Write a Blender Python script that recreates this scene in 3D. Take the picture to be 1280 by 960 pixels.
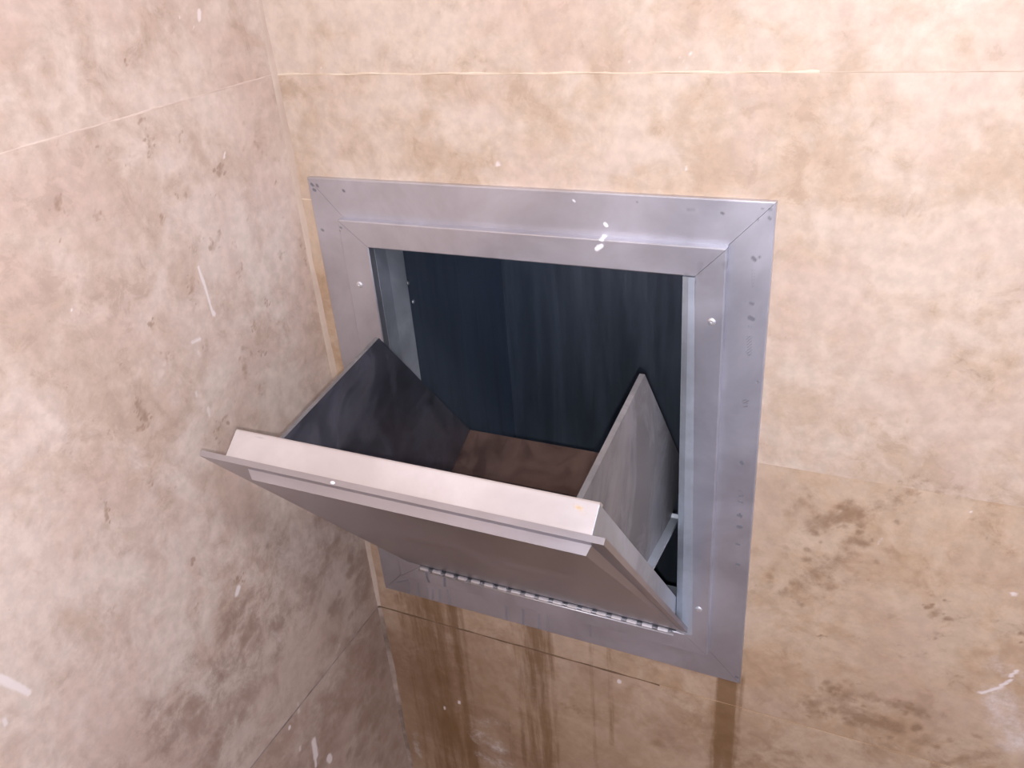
import bpy, bmesh, math, random
import numpy as np
from mathutils import Vector, Matrix

for o in list(bpy.data.objects):
    bpy.data.objects.remove(o)
SC = bpy.context.scene
COL = SC.collection

# ---------------------------------------------------------------- camera
cam_data = bpy.data.cameras.new('camera')
cam_data.sensor_fit = 'HORIZONTAL'; cam_data.sensor_width = 36.0
cam_data.lens = 1068.5 / 1280 * 36.0
cam_data.clip_start = 0.02
cam = bpy.data.objects.new('camera', cam_data)
COL.objects.link(cam)
R = Matrix(((0.9102687, -0.1373773, 0.3905616), (0.4073196, 0.4661577, -0.7853584), (-0.0741729, 0.8739705, 0.4802852)))
cam.matrix_world = Matrix.Translation((0.60255, -0.75709, 1.62898)) @ R.to_4x4()
SC.camera = cam

# ---------------------------------------------------------------- world, exposure
world = bpy.data.worlds.new('world'); SC.world = world; world.use_nodes = True
world.node_tree.nodes['Background'].inputs[0].default_value = (0.5, 0.5, 0.55, 1)
world.node_tree.nodes['Background'].inputs[1].default_value = 0.02
SC.view_settings.view_transform = 'Standard'
SC.view_settings.look = 'None'
SC.view_settings.exposure = 0.0
SC.view_settings.gamma = 1.0
SC.view_settings.use_curve_mapping = False
# the phone's own flash, 16 mm under the lens
flash_data = bpy.data.lights.new('phone_flash', 'POINT')
flash_data.energy = 14.2; flash_data.shadow_soft_size = 0.003; flash_data.color = (1.0, 0.96, 0.985)
flash = bpy.data.objects.new('phone_flash', flash_data); COL.objects.link(flash)
flash.location = cam.matrix_world @ Vector((0.001, -0.016, 0.003))
LAMP_AT = (0.86, -0.92, 2.42)          # round ceiling lamp, above and to the right
LAMP_POWER = 76.0
LAMP_COLOUR = (1.0, 0.97, 0.985)

# ---------------------------------------------------------------- measured layout (1 unit = width of the steel frame = 0.5 m)
U = 0.5
Z0 = 0.8
def wx(x): return U * x
def wz(z): return Z0 + U * z
def P(x, y, z): return Vector((U * x, U * y, Z0 + U * z))
FH = 1.1864                                   # frame height
T1, T2 = 0.0133, 0.0341                       # how far the two frame steps stand off the wall
FL, FR, FB, FT = 0.0773, 0.9225, 0.0862, 1.1018
OL, OR_, OB, OT = 0.147, 0.845, 0.150, 1.0431 # opening
CX = -0.0478                                  # room corner
ZT, ZB, ZL, ZR = 1.3995, -0.096, 1.132, 0.633 # tile joints
HY, HZ = -0.0341, 0.1439                      # hinge line
TH = math.radians(38.59)                      # how far the door is tipped out
BOLTS = ((0.175, 0.872), (0.187, 0.816))       # bolt heads on the side of the shaft (y, z)
DL, DR, DLEN = 0.1127, 0.875, 0.904
ROOM_X = (U * CX, 1.32); ROOM_Y = (-1.55, 0.0); ROOM_Z = (0.0, 2.5)

# ---------------------------------------------------------------- stains and marks, metres on the surface that carries them
# (x1, z1, x2, z2, half width, strength); on the left wall the first coordinate is y
LEFT_PITS = [(-0.1851,1.4866,-0.1854,1.4654,0.004,0.8), (-0.2089,1.4713,-0.2097,1.4617,0.0039,0.6), (-0.1471,1.4729,-0.1499,1.4654,0.0025,0.8),
(-0.1046,1.4299,-0.1101,1.4242,0.0047,0.9), (-0.2941,1.4541,-0.2957,1.4479,0.0041,0.7), (-0.2605,1.4327,-0.2632,1.4279,0.0029,0.7),
(-0.2394,1.418,-0.2392,1.4135,0.0023,0.6), (-0.1287,1.3682,-0.1427,1.3588,0.0057,0.7), (-0.1595,1.3731,-0.168,1.3679,0.0054,0.5),
(-0.1703,1.4211,-0.1696,1.4201,0.0026,0.8), (-0.1597,1.4179,-0.1581,1.4166,0.0026,0.8), (-0.1259,1.4062,-0.124,1.4048,0.0028,0.8),
(-0.1473,1.4007,-0.1465,1.3996,0.0027,0.6), (-0.0403,1.4619,-0.0407,1.4415,0.014,0.45), (-0.0359,1.4361,-0.0319,1.4199,0.0082,0.45),
(-0.1941,1.41,-0.1967,1.4001,0.0033,0.5), (-0.2933,1.5251,-0.2933,1.5233,0.0025,0.5), (-0.1881,1.5426,-0.1883,1.542,0.0022,0.7),
(-0.2649,1.5591,-0.2646,1.5579,0.0019,0.6), (-0.2084,1.5128,-0.2078,1.512,0.0022,0.6), (-0.2376,1.4826,-0.2389,1.4815,0.0022,0.7),
(-0.3022,1.4257,-0.3018,1.4249,0.0021,0.6), (-0.1791,1.3405,-0.1835,1.322,0.0046,0.55), (-0.2414,1.3212,-0.2416,1.318,0.0025,0.8),
(-0.2826,1.257,-0.2798,1.2458,0.0034,0.7), (-0.2795,1.2413,-0.277,1.2291,0.0043,0.8), (-0.2905,1.2336,-0.2806,1.2277,0.0034,0.7),
(-0.1933,1.1815,-0.1937,1.1768,0.0061,0.75), (-0.2058,1.1741,-0.2047,1.1564,0.003,0.6), (-0.2368,1.2837,-0.2377,1.2755,0.0053,0.5),
(-0.1116,1.2277,-0.1061,1.223,0.0033,0.8), (-0.0837,1.2773,-0.0863,1.2698,0.0033,0.7), (-0.3472,1.1886,-0.3511,1.1714,0.0024,0.8),
(-0.3364,1.3216,-0.3376,1.3184,0.0015,0.8), (-0.3404,1.3658,-0.3393,1.3646,0.0021,0.5), (-0.2953,1.1774,-0.2934,1.1742,0.0036,0.7),
(-0.3588,1.2524,-0.3618,1.2469,0.0023,0.6), (-0.3196,1.2433,-0.3197,1.2382,0.004,0.6), (-0.135,1.2382,-0.1402,1.2114,0.0116,0.5),
(-0.182,1.2748,-0.1852,1.2627,0.0048,0.5), (-0.2151,1.2505,-0.2186,1.2249,0.0047,0.4), (-0.2101,1.1963,-0.2119,1.1778,0.0049,0.45),
(-0.2772,1.0663,-0.2802,1.0613,0.003,0.9), (-0.2371,0.9971,-0.226,0.9936,0.0045,0.8), (-0.2921,1.0117,-0.2921,1.0049,0.0041,0.6),
(-0.3869,1.0937,-0.3703,1.0686,0.0034,0.35), (-0.4558,1.1577,-0.4566,1.1557,0.0021,0.6), (-0.3409,1.1582,-0.3403,1.1521,0.0025,0.5),
(-0.1305,1.1963,-0.1269,1.1862,0.0055,0.4), (-0.1493,1.2308,-0.1601,1.1923,0.0083,0.35), (-0.047,1.3198,-0.0464,1.3129,0.0044,0.6),
(-0.1099,1.2648,-0.1121,1.2543,0.0032,0.5), (-0.1369,1.2629,-0.1339,1.2568,0.0031,0.5), (-0.0311,1.3936,-0.0306,1.3909,0.0021,0.7),
(-0.0098,1.3207,-0.0092,1.3128,0.0046,0.6), (-0.0098,1.2965,-0.0099,1.2915,0.0047,0.5), (-0.3373,1.3066,-0.3357,1.3042,0.003,0.4),
(-0.2719,1.1625,-0.27,1.1554,0.0037,0.4), (-0.4039,1.202,-0.4028,1.1925,0.0022,0.4), (-0.0384,1.3674,-0.036,1.353,0.0054,0.4),
(-0.2987,1.3936,-0.299,1.3865,0.0043,0.3), (-0.3986,1.2151,-0.3967,1.2035,0.0037,0.35), (-0.2745,1.3065,-0.2739,1.2979,0.0057,0.35),
(-0.3335,1.2725,-0.3318,1.2633,0.0039,0.35), (-0.2472,1.2585,-0.2442,1.2463,0.0053,0.35), (-0.1468,1.2995,-0.1467,1.2858,0.0049,0.4),
(-0.1112,1.3299,-0.1131,1.3171,0.004,0.5), (-0.1121,1.3565,-0.1103,1.3472,0.003,0.5), (-0.0836,1.3729,-0.0834,1.3659,0.003,0.5)]
LEFT_WHITE = [(-0.0858,1.5714,-0.0882,1.5648,0.0025,1), (-0.1115,1.5703,-0.1119,1.569,0.0013,1), (-0.0973,1.5604,-0.0988,1.5564,0.001,0.7),
(-0.0953,1.4427,-0.0985,1.4371,0.0015,0.8), (-0.1674,1.3478,-0.1658,1.3267,0.0017,1), (-0.1658,1.3267,-0.1651,1.3091,0.0019,1),
(-0.1651,1.3091,-0.1641,1.2953,0.0017,1), (-0.1635,1.2969,-0.163,1.2949,0.0029,0.8), (-0.3136,1.3664,-0.3141,1.3651,0.0014,0.8),
(-0.2006,1.281,-0.1898,1.2794,0.0028,0.6), (-0.1961,1.2681,-0.1955,1.2633,0.0038,0.5), (-0.213,1.231,-0.2134,1.2266,0.0029,0.5),
(-0.2038,1.2071,-0.2047,1.1979,0.0029,0.5), (-0.2367,0.9825,-0.2324,0.9871,0.0045,0.9), (-0.488,1.1107,-0.4739,1.0768,0.0036,0.8),
(-0.4891,1.1081,-0.4806,1.0916,0.0043,0.7), (-0.2182,0.7402,-0.2186,0.7391,0.003,1), (-0.1862,0.6765,-0.1892,0.6494,0.0059,0.9),
(-0.1679,0.6203,-0.1662,0.6131,0.0062,1), (-0.2111,0.6935,-0.2122,0.6901,0.0042,0.6), (-0.1905,0.651,-0.194,0.634,0.003,0.7),
(-0.111,1.5518,-0.1107,1.5497,0.001,0.5), (-0.1955,0.7581,-0.1965,0.7443,0.0041,0.4), (-0.1444,0.7333,-0.0828,0.7782,0.0105,0.25),
(-0.2035,0.8923,-0.195,0.8708,0.0063,0.3), (-0.3223,0.928,-0.3109,0.8998,0.0075,0.35), (-0.416,1.2678,-0.4159,1.2661,0.0013,0.6),
(-0.5,1.0723,-0.5004,1.0678,0.0029,0.6)]
LEFT_DIRT = [(-0.2052,0.9325,-0.3324,0.8827,0.0682,0.55), (-0.1079,0.6946,-0.2143,0.6559,0.0674,0.6), (-0.0962,0.9176,-0.1437,0.8773,0.0679,0.45),
(-0.0197,0.8557,-0.0252,0.8013,0.0345,0.75), (-0.0707,0.7515,-0.0579,0.5723,0.0414,0.7), (-0.2776,0.848,-0.3433,0.8164,0.0515,0.6),
(-0.294,0.9894,-0.1858,0.9902,0.0277,0.3), (-0.1588,0.9807,-0.0259,0.903,0.027,0.4), (-0.3674,0.9344,-0.2813,0.9168,0.0261,0.3)]
DRIPS = [(0.0597,0.7916,0.0597,0.1796,0.0441,0.59), (0.1026,0.7948,0.1026,0.1828,0.0127,0.71), (0.2245,0.7967,0.2245,0.2847,0.0286,0.59),
(0.4849,0.806,0.4849,0.344,0.0165,0.76), (0.0121,0.7842,0.0121,0.2722,0.0067,0.45), (0.026,0.787,0.026,0.495,0.0066,0.3),
(0.039,0.785,0.039,0.273,0.0053,0.38), (0.0528,0.7894,0.0528,0.5574,0.0078,0.35), (0.0672,0.7894,0.0672,0.3274,0.0078,0.4),
(0.0801,0.789,0.0801,0.477,0.0064,0.42), (0.092,0.7913,0.092,0.2793,0.0077,0.35), (0.1045,0.7894,0.1045,0.3774,0.0076,0.45),
(0.1146,0.7897,0.1146,0.5277,0.0063,0.3), (0.1949,0.7955,0.1949,0.3335,0.006,0.42), (0.2068,0.7966,0.2068,0.5846,0.0048,0.4),
(0.2139,0.7961,0.2139,0.3841,0.0048,0.35), (0.2245,0.7967,0.2245,0.5047,0.006,0.4), (0.2373,0.7967,0.2373,0.3847,0.0047,0.35),
(0.2488,0.7963,0.2488,0.3343,0.0059,0.45), (0.3086,0.7999,0.3086,0.3879,0.0045,0.38), (0.3337,0.8003,0.3337,0.6083,0.0045,0.42),
(0.4685,0.8025,0.4685,0.4905,0.0052,0.3), (0.4782,0.8034,0.4782,0.4414,0.0093,0.9), (0.4898,0.8038,0.4898,0.3918,0.0093,0.85),
(0.4993,0.8047,0.4993,0.4927,0.0072,0.45), (0.1092,0.5665,0.1092,0.3545,0.0072,0.3), (0.1336,0.6706,0.1336,0.4586,0.0054,0.2),
(0.1756,0.6375,0.1756,0.3755,0.0067,0.3), (0.2118,0.7008,0.2118,0.4888,0.0076,0.2)]
BACK_DIRT = [(0.0249,0.6509,0.0306,0.435,0.0666,0.85), (0.0758,0.6194,0.0748,0.4362,0.0362,0.9), (0.0887,0.7227,0.0943,0.6602,0.0299,0.5),
(0.1453,0.6467,0.1703,0.4816,0.0622,0.35), (0.248,0.687,0.2514,0.5201,0.051,0.5), (0.5559,1.0457,0.5994,1.0772,0.0159,0.6),
(0.5974,1.025,0.5544,0.9685,0.0186,0.6), (0.5345,1.0613,0.5524,1.0861,0.0125,0.45), (0.5931,1.0655,0.6398,1.1064,0.0135,0.6),
(0.6392,1.1111,0.6869,1.1174,0.0111,0.6), (0.6876,1.1129,0.7492,1.0667,0.0109,0.55), (0.5173,0.9515,0.602,0.9828,0.0116,0.5),
(0.6854,0.9645,0.6909,0.9773,0.008,0.8), (0.6921,0.9443,0.6901,0.9322,0.0072,0.6), (0.7003,0.9639,0.7169,0.9748,0.0052,0.55),
(0.6749,0.9035,0.6852,0.9131,0.0093,0.5), (0.7112,0.8932,0.7202,0.8846,0.0093,0.6), (0.5784,0.7901,0.6195,0.82,0.0149,0.6),
(0.6222,0.7947,0.6739,0.7899,0.0167,0.75), (0.6358,0.8266,0.6939,0.8245,0.0121,0.65), (0.5703,0.7799,0.5883,0.7805,0.0098,0.6),
(0.7769,0.7962,0.7427,0.7672,0.0176,0.5), (0.763,0.9739,0.7541,0.9655,0.0101,0.7), (0.6773,0.7644,0.6135,0.7069,0.0217,0.4),
(0.5386,0.702,0.5778,0.6903,0.0235,0.5), (0.427,0.7282,0.5107,0.6743,0.0246,0.5), (0.2585,0.6594,0.2845,0.6572,0.0056,0.9),
(0.2847,0.6605,0.2915,0.6537,0.0042,1), (0.6262,0.91,0.6278,0.9105,0.0039,0.5), (0.5856,0.9019,0.5809,0.8979,0.003,0.7),
(0.6694,0.9976,0.699,0.996,0.0069,0.4), (0.6964,1.1009,0.7108,1.095,0.0078,0.4), (0.6603,1.3407,0.6655,1.3448,0.0083,0.4),
(0.6632,1.3339,0.6668,1.3051,0.0059,0.4), (0.6674,1.3015,0.6809,1.3067,0.0046,0.3), (0.6594,1.2503,0.6889,1.2427,0.0056,0.4),
(0.6787,1.229,0.7011,1.2082,0.0064,0.35), (0.6125,1.2351,0.6287,1.2392,0.0066,0.3), (0.5006,1.2612,0.5117,1.2602,0.0031,0.3),
(0.1167,1.5168,0.1865,1.5051,0.0129,0.26), (0.039,1.51,0.1148,1.5056,0.0103,0.2), (0.1889,1.5579,0.2263,1.56,0.0104,0.4),
(0.2214,1.512,0.2303,1.5013,0.0039,0.5), (0.4244,1.5163,0.4381,1.5098,0.0078,0.3), (0.407,1.5386,0.4236,1.5444,0.0064,0.3),
(0.3018,1.5146,0.3135,1.5212,0.0072,0.35), (0.3614,1.504,0.3466,1.4994,0.0042,0.3), (0.3688,1.5268,0.3759,1.5457,0.0067,0.3),
(0.0036,1.4536,0.0284,1.4622,0.0074,0.3), (0.218,1.4795,0.2122,1.4645,0.008,0.25), (0.2513,1.476,0.259,1.4688,0.0047,0.3),
(0.4598,1.4743,0.4792,1.481,0.0092,0.25), (0.5647,1.469,0.5783,1.4785,0.0121,0.2), (0.5349,1.4295,0.523,1.4188,0.0132,0.2),
(0.6134,1.4888,0.6169,1.4877,0.0034,0.35), (0.6358,1.025,0.6489,1.0391,0.0061,0.3), (0.5783,1.0197,0.5832,1.0103,0.0064,0.4),
(0.5433,0.8935,0.5607,0.8933,0.0092,0.3), (0.5739,0.8413,0.5836,0.832,0.0074,0.4), (0.7257,0.7728,0.7219,0.7437,0.0143,0.5),
(0.4707,0.656,0.5222,0.6488,0.0312,0.5), (0.3518,0.682,0.3739,0.6679,0.0198,0.4), (0.3739,0.6757,0.4792,0.6981,0.0177,0.35),
(0.406,0.7345,0.3632,0.7323,0.0088,0.4)]
BACK_WHITE = [(0.7481,0.9186,0.7756,0.906,0.0212,0.3), (0.7626,0.8774,0.7902,0.8151,0.0277,0.42), (0.7444,0.8749,0.7607,0.8885,0.0015,1),
(0.7603,0.8907,0.7682,0.9031,0.0016,1), (0.7661,0.907,0.7712,0.9181,0.0018,0.9), (0.7487,1.0145,0.7508,1.0142,0.0025,1),
(0.3459,0.739,0.3458,0.736,0.0033,1), (0.2299,1.4148,0.2316,1.4149,0.0025,0.9), (0.4194,1.4189,0.4194,1.4168,0.0016,1),
(0.4206,1.4276,0.4206,1.4269,0.0009,0.8), (0.4597,1.5134,0.4612,1.5102,0.0014,1), (0.0921,0.5966,0.0917,0.593,0.0032,0.9),
(0.0644,0.573,0.064,0.5693,0.0026,0.9), (0.1177,0.5312,0.1533,0.5198,0.0257,0.34), (0.1292,0.481,0.1703,0.4816,0.0327,0.33),
(0.1092,0.5545,0.1794,0.5932,0.0187,0.25), (0.1652,0.7494,0.2337,0.6492,0.031,0.2), (0.6974,1.103,0.699,1.1015,0.0016,0.7),
(0.6245,1.0428,0.6264,1.0516,0.0022,0.5), (0.0381,1.5061,0.0389,1.5054,0.0014,0.9), (-0.0005,0.479,-0.0001,0.4306,0.0159,0.3),
(-0.0201,0.5817,-0.0215,0.489,0.0103,0.22), (0.4309,1.5257,0.4336,1.5244,0.0009,0.8), (0.419,1.5158,0.4218,1.5119,0.0013,0.7),
(0.4505,1.5002,0.4532,1.4989,0.0013,0.6), (0.3651,1.5106,0.3686,1.5039,0.0014,0.5), (0.418,1.5017,0.4109,1.5133,0.0013,0.4)]
FRAME_MARKS = [(0.4829,1.3409,0.4852,1.3388,0.0019,0.8), (0.4885,1.3422,0.4893,1.3415,0.0012,0.8), (0.4822,1.3285,0.4851,1.3288,0.0008,0.35),
(0.4824,1.3254,0.4853,1.3257,0.0008,0.35), (0.4826,1.3223,0.4855,1.3226,0.0008,0.35), (0.4828,1.3192,0.4857,1.3194,0.0008,0.35),
(0.483,1.316,0.4858,1.3163,0.0008,0.35), (0.4832,1.3129,0.486,1.3132,0.0008,0.35), (0.4834,1.2961,0.4857,1.2955,0.0017,0.8),
(0.4836,1.2814,0.4866,1.2801,0.0022,1), (0.4833,1.2722,0.4849,1.2716,0.0012,0.6), (0.4825,1.2612,0.4862,1.2617,0.0009,0.55),
(0.4826,1.2585,0.4864,1.259,0.0009,0.55), (0.4828,1.2558,0.4865,1.2563,0.0009,0.55), (0.483,1.2531,0.4867,1.2536,0.0009,0.55),
(0.4831,1.2504,0.4868,1.2509,0.0009,0.55), (0.4833,1.2477,0.487,1.2482,0.0009,0.55), (0.4834,1.2449,0.4872,1.2455,0.0009,0.55),
(0.4836,1.2422,0.4873,1.2427,0.0009,0.55), (0.4827,1.245,0.4851,1.2411,0.001,0.5), (0.4951,1.2145,0.4959,1.2137,0.0015,0.7),
(0.4826,1.1917,0.4872,1.1916,0.001,0.8), (0.4827,1.189,0.4866,1.1887,0.001,0.7), (0.483,1.1844,0.4868,1.1851,0.0009,0.6),
(0.485,1.1178,0.4859,1.116,0.0023,0.8), (0.4845,1.0812,0.4878,1.081,0.001,0.4), (0.484,1.0749,0.4889,1.076,0.0012,0.7),
(0.4844,1.0677,0.4885,1.0676,0.0012,0.7), (0.4853,1.0499,0.4878,1.0495,0.0019,0.9), (0.4868,1.0524,0.488,1.0473,0.0011,0.8),
(0.4861,1.035,0.4886,1.0346,0.0023,0.9), (0.4856,1.0107,0.4882,1.0103,0.0017,0.7), (0.4862,0.9827,0.4897,0.9825,0.0018,0.7),
(0.4531,1.381,0.4546,1.3803,0.0015,0.7), (0.4946,1.3864,0.496,1.3864,0.0014,0.7), (0.4944,1.3791,0.4959,1.3778,0.0014,0.7),
(0.4849,1.3771,0.4857,1.3764,0.0009,0.6), (0.4878,1.3867,0.4891,1.3868,0.0011,0.5), (0.4227,1.3821,0.4285,1.3824,0.0022,0.35),
(0.3745,1.3869,0.3752,1.3862,0.0011,0.5), (0.0045,1.3862,0.0063,1.3845,0.0016,0.8), (0.0119,1.3857,0.0126,1.3839,0.0016,0.8),
(0.0063,1.3801,0.0083,1.3793,0.0018,0.8), (0.0457,1.3811,0.0466,1.3803,0.0017,0.8), (0.007,1.3342,0.009,1.3334,0.0018,0.6),
(0.495,0.8102,0.4969,0.8096,0.0018,0.8), (0.0738,0.8356,0.0747,0.833,0.0022,0.01), (0.0221,0.8172,0.042,0.8276,0.0017,0.5),
(0.0426,0.8234,0.0393,0.8016,0.0025,0.36), (0.0586,0.8267,0.055,0.802,0.0025,0.36), (0.0719,0.822,0.0705,0.8024,0.0025,0.36),
(0.0808,0.8217,0.0781,0.8018,0.0024,0.42), (0.0926,0.8253,0.0896,0.8025,0.0024,0.42), (0.1054,0.8278,0.1046,0.8013,0.0024,0.42),
(0.1932,0.8266,0.1907,0.7971,0.0023,0.42), (0.2177,0.8288,0.2153,0.7966,0.0025,0.48), (0.2405,0.8278,0.2384,0.7958,0.0026,0.42),
(0.2529,0.829,0.2511,0.7972,0.0022,0.36), (0.3115,0.8414,0.3106,0.8135,0.0025,0.3)]
RAIL_MARKS = [(0.0407,1.3428,0.0427,1.3421,0.0014,0.6), (0.0389,1.339,0.0398,1.3382,0.0012,0.6), (0.0813,0.865,0.082,0.8525,0.002,0.8),
(0.082,0.8525,0.0867,0.8325,0.0019,0.8), (0.1109,0.8666,0.1075,0.8403,0.002,0.8), (0.1075,0.8403,0.1095,0.8366,0.002,0.8),
(0.0327,0.8523,0.0302,0.8372,0.0017,0.4), (0.4252,1.3217,0.4314,1.3167,0.0039,0.4), (0.4383,1.3348,0.4372,1.3229,0.0038,0.3),
(0.4601,1.3367,0.4617,1.333,0.0037,0.3), (0.2121,1.341,0.2157,1.3412,0.0053,0.15), (0.0356,0.8301,0.0745,0.8346,0.0017,0.4)]
FRAME_WHITE = [(0.3429,1.3633,0.3444,1.3618,0.0018,1), (0.341,1.3512,0.3434,1.3506,0.0016,0.8), (0.3113,1.385,0.3129,1.3835,0.0012,0.6),
(0.3375,1.3413,0.3424,1.3449,0.0024,0.8), (0.3383,1.3421,0.3392,1.3438,0.002,0.8)]

# ---------------------------------------------------------------- node helpers
class NT:
    def __init__(s, name):
        s.m = bpy.data.materials.new(name); s.m.use_nodes = True
        s.t = s.m.node_tree; s.n = s.t.nodes; s.l = s.t.links
        s.bsdf = s.n['Principled BSDF']
    def add(s, typ, **kw):
        nd = s.n.new(typ)
        for k, v in kw.items(): setattr(nd, k, v)
        return nd
    def put(s, sock, v):
        if hasattr(v, 'is_linked'): s.l.new(v, sock)
        elif isinstance(v, (tuple, list)) and len(v) == 3 and sock.type == 'RGBA': sock.default_value = (*v, 1)
        else: sock.default_value = v
    def math(s, op, a, b=None, c=None, clamp=False):
        nd = s.add('ShaderNodeMath', operation=op, use_clamp=clamp)
        for i, v in enumerate((a, b, c)):
            if v is not None: s.put(nd.inputs[i], v)
        return nd.outputs[0]
    def vmath(s, op, a, b):
        nd = s.add('ShaderNodeVectorMath', operation=op); s.put(nd.inputs[0], a); s.put(nd.inputs[1], b)
        return nd.outputs[0]
    def noise(s, vec, scale, detail=6, rough=0.6, dist=0.0):
        nd = s.add('ShaderNodeTexNoise'); s.put(nd.inputs['Vector'], vec)
        nd.inputs['Scale'].default_value = scale; nd.inputs['Detail'].default_value = detail
        nd.inputs['Roughness'].default_value = rough; nd.inputs['Distortion'].default_value = dist
        return nd.outputs['Fac']
    def mix(s, f, a, b, mode='MIX'):
        nd = s.add('ShaderNodeMix', data_type='RGBA', blend_type=mode)
        s.put(nd.inputs[0], f); s.put(nd.inputs[6], a); s.put(nd.inputs[7], b)
        return nd.outputs[2]
    def step(s, v, lo, hi, a=0.0, b=1.0):
        nd = s.add('ShaderNodeMapRange', interpolation_type='SMOOTHSTEP')
        s.put(nd.inputs[0], v)
        for i, q in zip((1, 2, 3, 4), (lo, hi, a, b)): nd.inputs[i].default_value = q
        return nd.outputs[0]
    def bump(s, h, strength, dist):
        nd = s.add('ShaderNodeBump'); nd.inputs['Strength'].default_value = strength
        nd.inputs['Distance'].default_value = dist; s.put(nd.inputs['Height'], h)
        s.l.new(nd.outputs[0], s.bsdf.inputs['Normal'])
    def out(s, colour=None, rough=None, metal=None, spec=None):
        for k, v in (('Base Color', colour), ('Roughness', rough), ('Metallic', metal), ('Specular IOR Level', spec)):
            if v is not None: s.put(s.bsdf.inputs[k], v)
        return s.m
    def wear(s):
        a = s.add('ShaderNodeAttribute', attribute_name='wear')
        sp = s.add('ShaderNodeSeparateColor'); s.l.new(a.outputs['Color'], sp.inputs[0])
        return sp.outputs[0], sp.outputs[1], sp.outputs[2], a.outputs['Alpha']

def tile_material(name, light, tan, pink, dirt_col, low_tone_col):
    s = NT(name)
    g = s.add('ShaderNodeNewGeometry').outputs['Position']
    rnd = s.add('ShaderNodeObjectInfo').outputs['Random']
    off = s.vmath('SCALE', (13.0, 7.0, 9.0), (0, 0, 0)); off.node.inputs['Scale'].default_value = 1.0
    s.l.new(rnd, off.node.inputs['Scale'])
    v = s.vmath('ADD', g, off)
    n1 = s.noise(v, 5.5, 9, 0.62, 0.4)
    n2 = s.noise(v, 17, 9, 0.66, 0.6)
    n3 = s.noise(v, 75, 5, 0.6)
    n4 = s.noise(v, 9, 5, 0.55, 0.3)
    n5 = s.noise(g, 34, 8, 0.68, 0.5)
    f = s.math('ADD', s.math('ADD', s.math('MULTIPLY', n1, 0.42), s.math('MULTIPLY', n2, 0.33)), s.math('MULTIPLY', n5, 0.25))
    col = s.mix(s.step(f, 0.43, 0.58), light, tan)
    col = s.mix(s.math('MULTIPLY', s.step(n4, 0.46, 0.68), 0.6), col, pink)
    col = s.mix(1.0, col, s.mix(s.step(n3, 0.3, 0.7), (0.90, 0.90, 0.90), (1.05, 1.05, 1.05)), 'MULTIPLY')
    # ragged small clouded flecks of the stone print
    fl = s.step(s.math('ADD', n5, s.math('MULTIPLY', s.math('SUBTRACT', n1, 0.5), 0.7)), 0.60, 0.66)
    col = s.mix(s.math('MULTIPLY', fl, 0.13), col, dirt_col)
    d, g_, w, p = s.wear()
    rag = s.math('MULTIPLY', s.math('SUBTRACT', n2, 0.5), 1.7)
    nv = s.noise(s.vmath('MULTIPLY', g, (70.0, 70.0, 7.0)), 1.0, 5, 0.65)
    ragv = s.math('MULTIPLY', s.math('SUBTRACT', nv, 0.5), 2.2)
    rag2 = s.math('MULTIPLY', s.math('SUBTRACT', n5, 0.5), 1.2)
    rag3 = s.math('MULTIPLY', s.math('SUBTRACT', s.noise(g, 95, 6, 0.7), 0.5), 1.2)
    gate = s.step(d, 0.02, 0.25)
    dm = s.math('MULTIPLY', gate, s.step(s.math('ADD', s.math('ADD', s.math('ADD', d, rag), rag2), rag3), 0.12, 1.0))
    col = s.mix(s.math('MULTIPLY', dm, s.math('MULTIPLY', s.math('MINIMUM', s.math('MULTIPLY', d, 1.5), 1.0), 0.72)), col, dirt_col)
    ga = s.add('ShaderNodeAttribute', attribute_name='low_tone').outputs['Fac']  # per-vertex tone, darker towards the foot of the walls
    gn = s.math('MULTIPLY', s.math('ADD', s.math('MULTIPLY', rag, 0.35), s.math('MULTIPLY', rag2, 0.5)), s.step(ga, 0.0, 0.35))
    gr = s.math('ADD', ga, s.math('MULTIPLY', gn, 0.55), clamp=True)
    col = s.mix(gr, col, s.mix(s.step(n1, 0.35, 0.65), low_tone_col, dirt_col))
    gate = s.step(g_, 0.02, 0.3)
    gm = s.math('MULTIPLY', gate, s.step(s.math('ADD', s.math('ADD', g_, s.math('MULTIPLY', rag2, 0.5)), ragv), 0.12, 1.0))
    col = s.mix(s.math('MULTIPLY', gm, 0.78), col, (0.17, 0.085, 0.028))
    gate = s.step(p, 0.05, 0.3)
    pm = s.math('MULTIPLY', gate, s.step(s.math('ADD', s.math('ADD', p, s.math('MULTIPLY', rag2, 1.3)), s.math('MULTIPLY', s.math('SUBTRACT', n3, 0.5), 0.8)), 0.2, 0.9))
    col = s.mix(s.math('MULTIPLY', pm, 0.58), col, (0.27, 0.17, 0.11))
    wm = s.step(s.math('ADD', w, s.math('ADD', s.math('MULTIPLY', rag2, 0.7), s.math('MULTIPLY', rag3, 0.6))), 0.22, 0.85)
    wm = s.math('MULTIPLY', wm, s.step(w, 0.03, 0.2))
    col = s.mix(s.math('MULTIPLY', wm, 0.8), col, (0.82, 0.74, 0.72))
    h = s.math('SUBTRACT', s.math('ADD', s.math('MULTIPLY', n2, 0.5), s.math('MULTIPLY', n3, 0.5)), s.math('MULTIPLY', pm, 0.6))
    s.bump(h, 0.18, 0.002)
    return s.out(col, s.step(n2, 0.3, 0.7, 0.40, 0.56), 0.0, 0.5)

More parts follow.
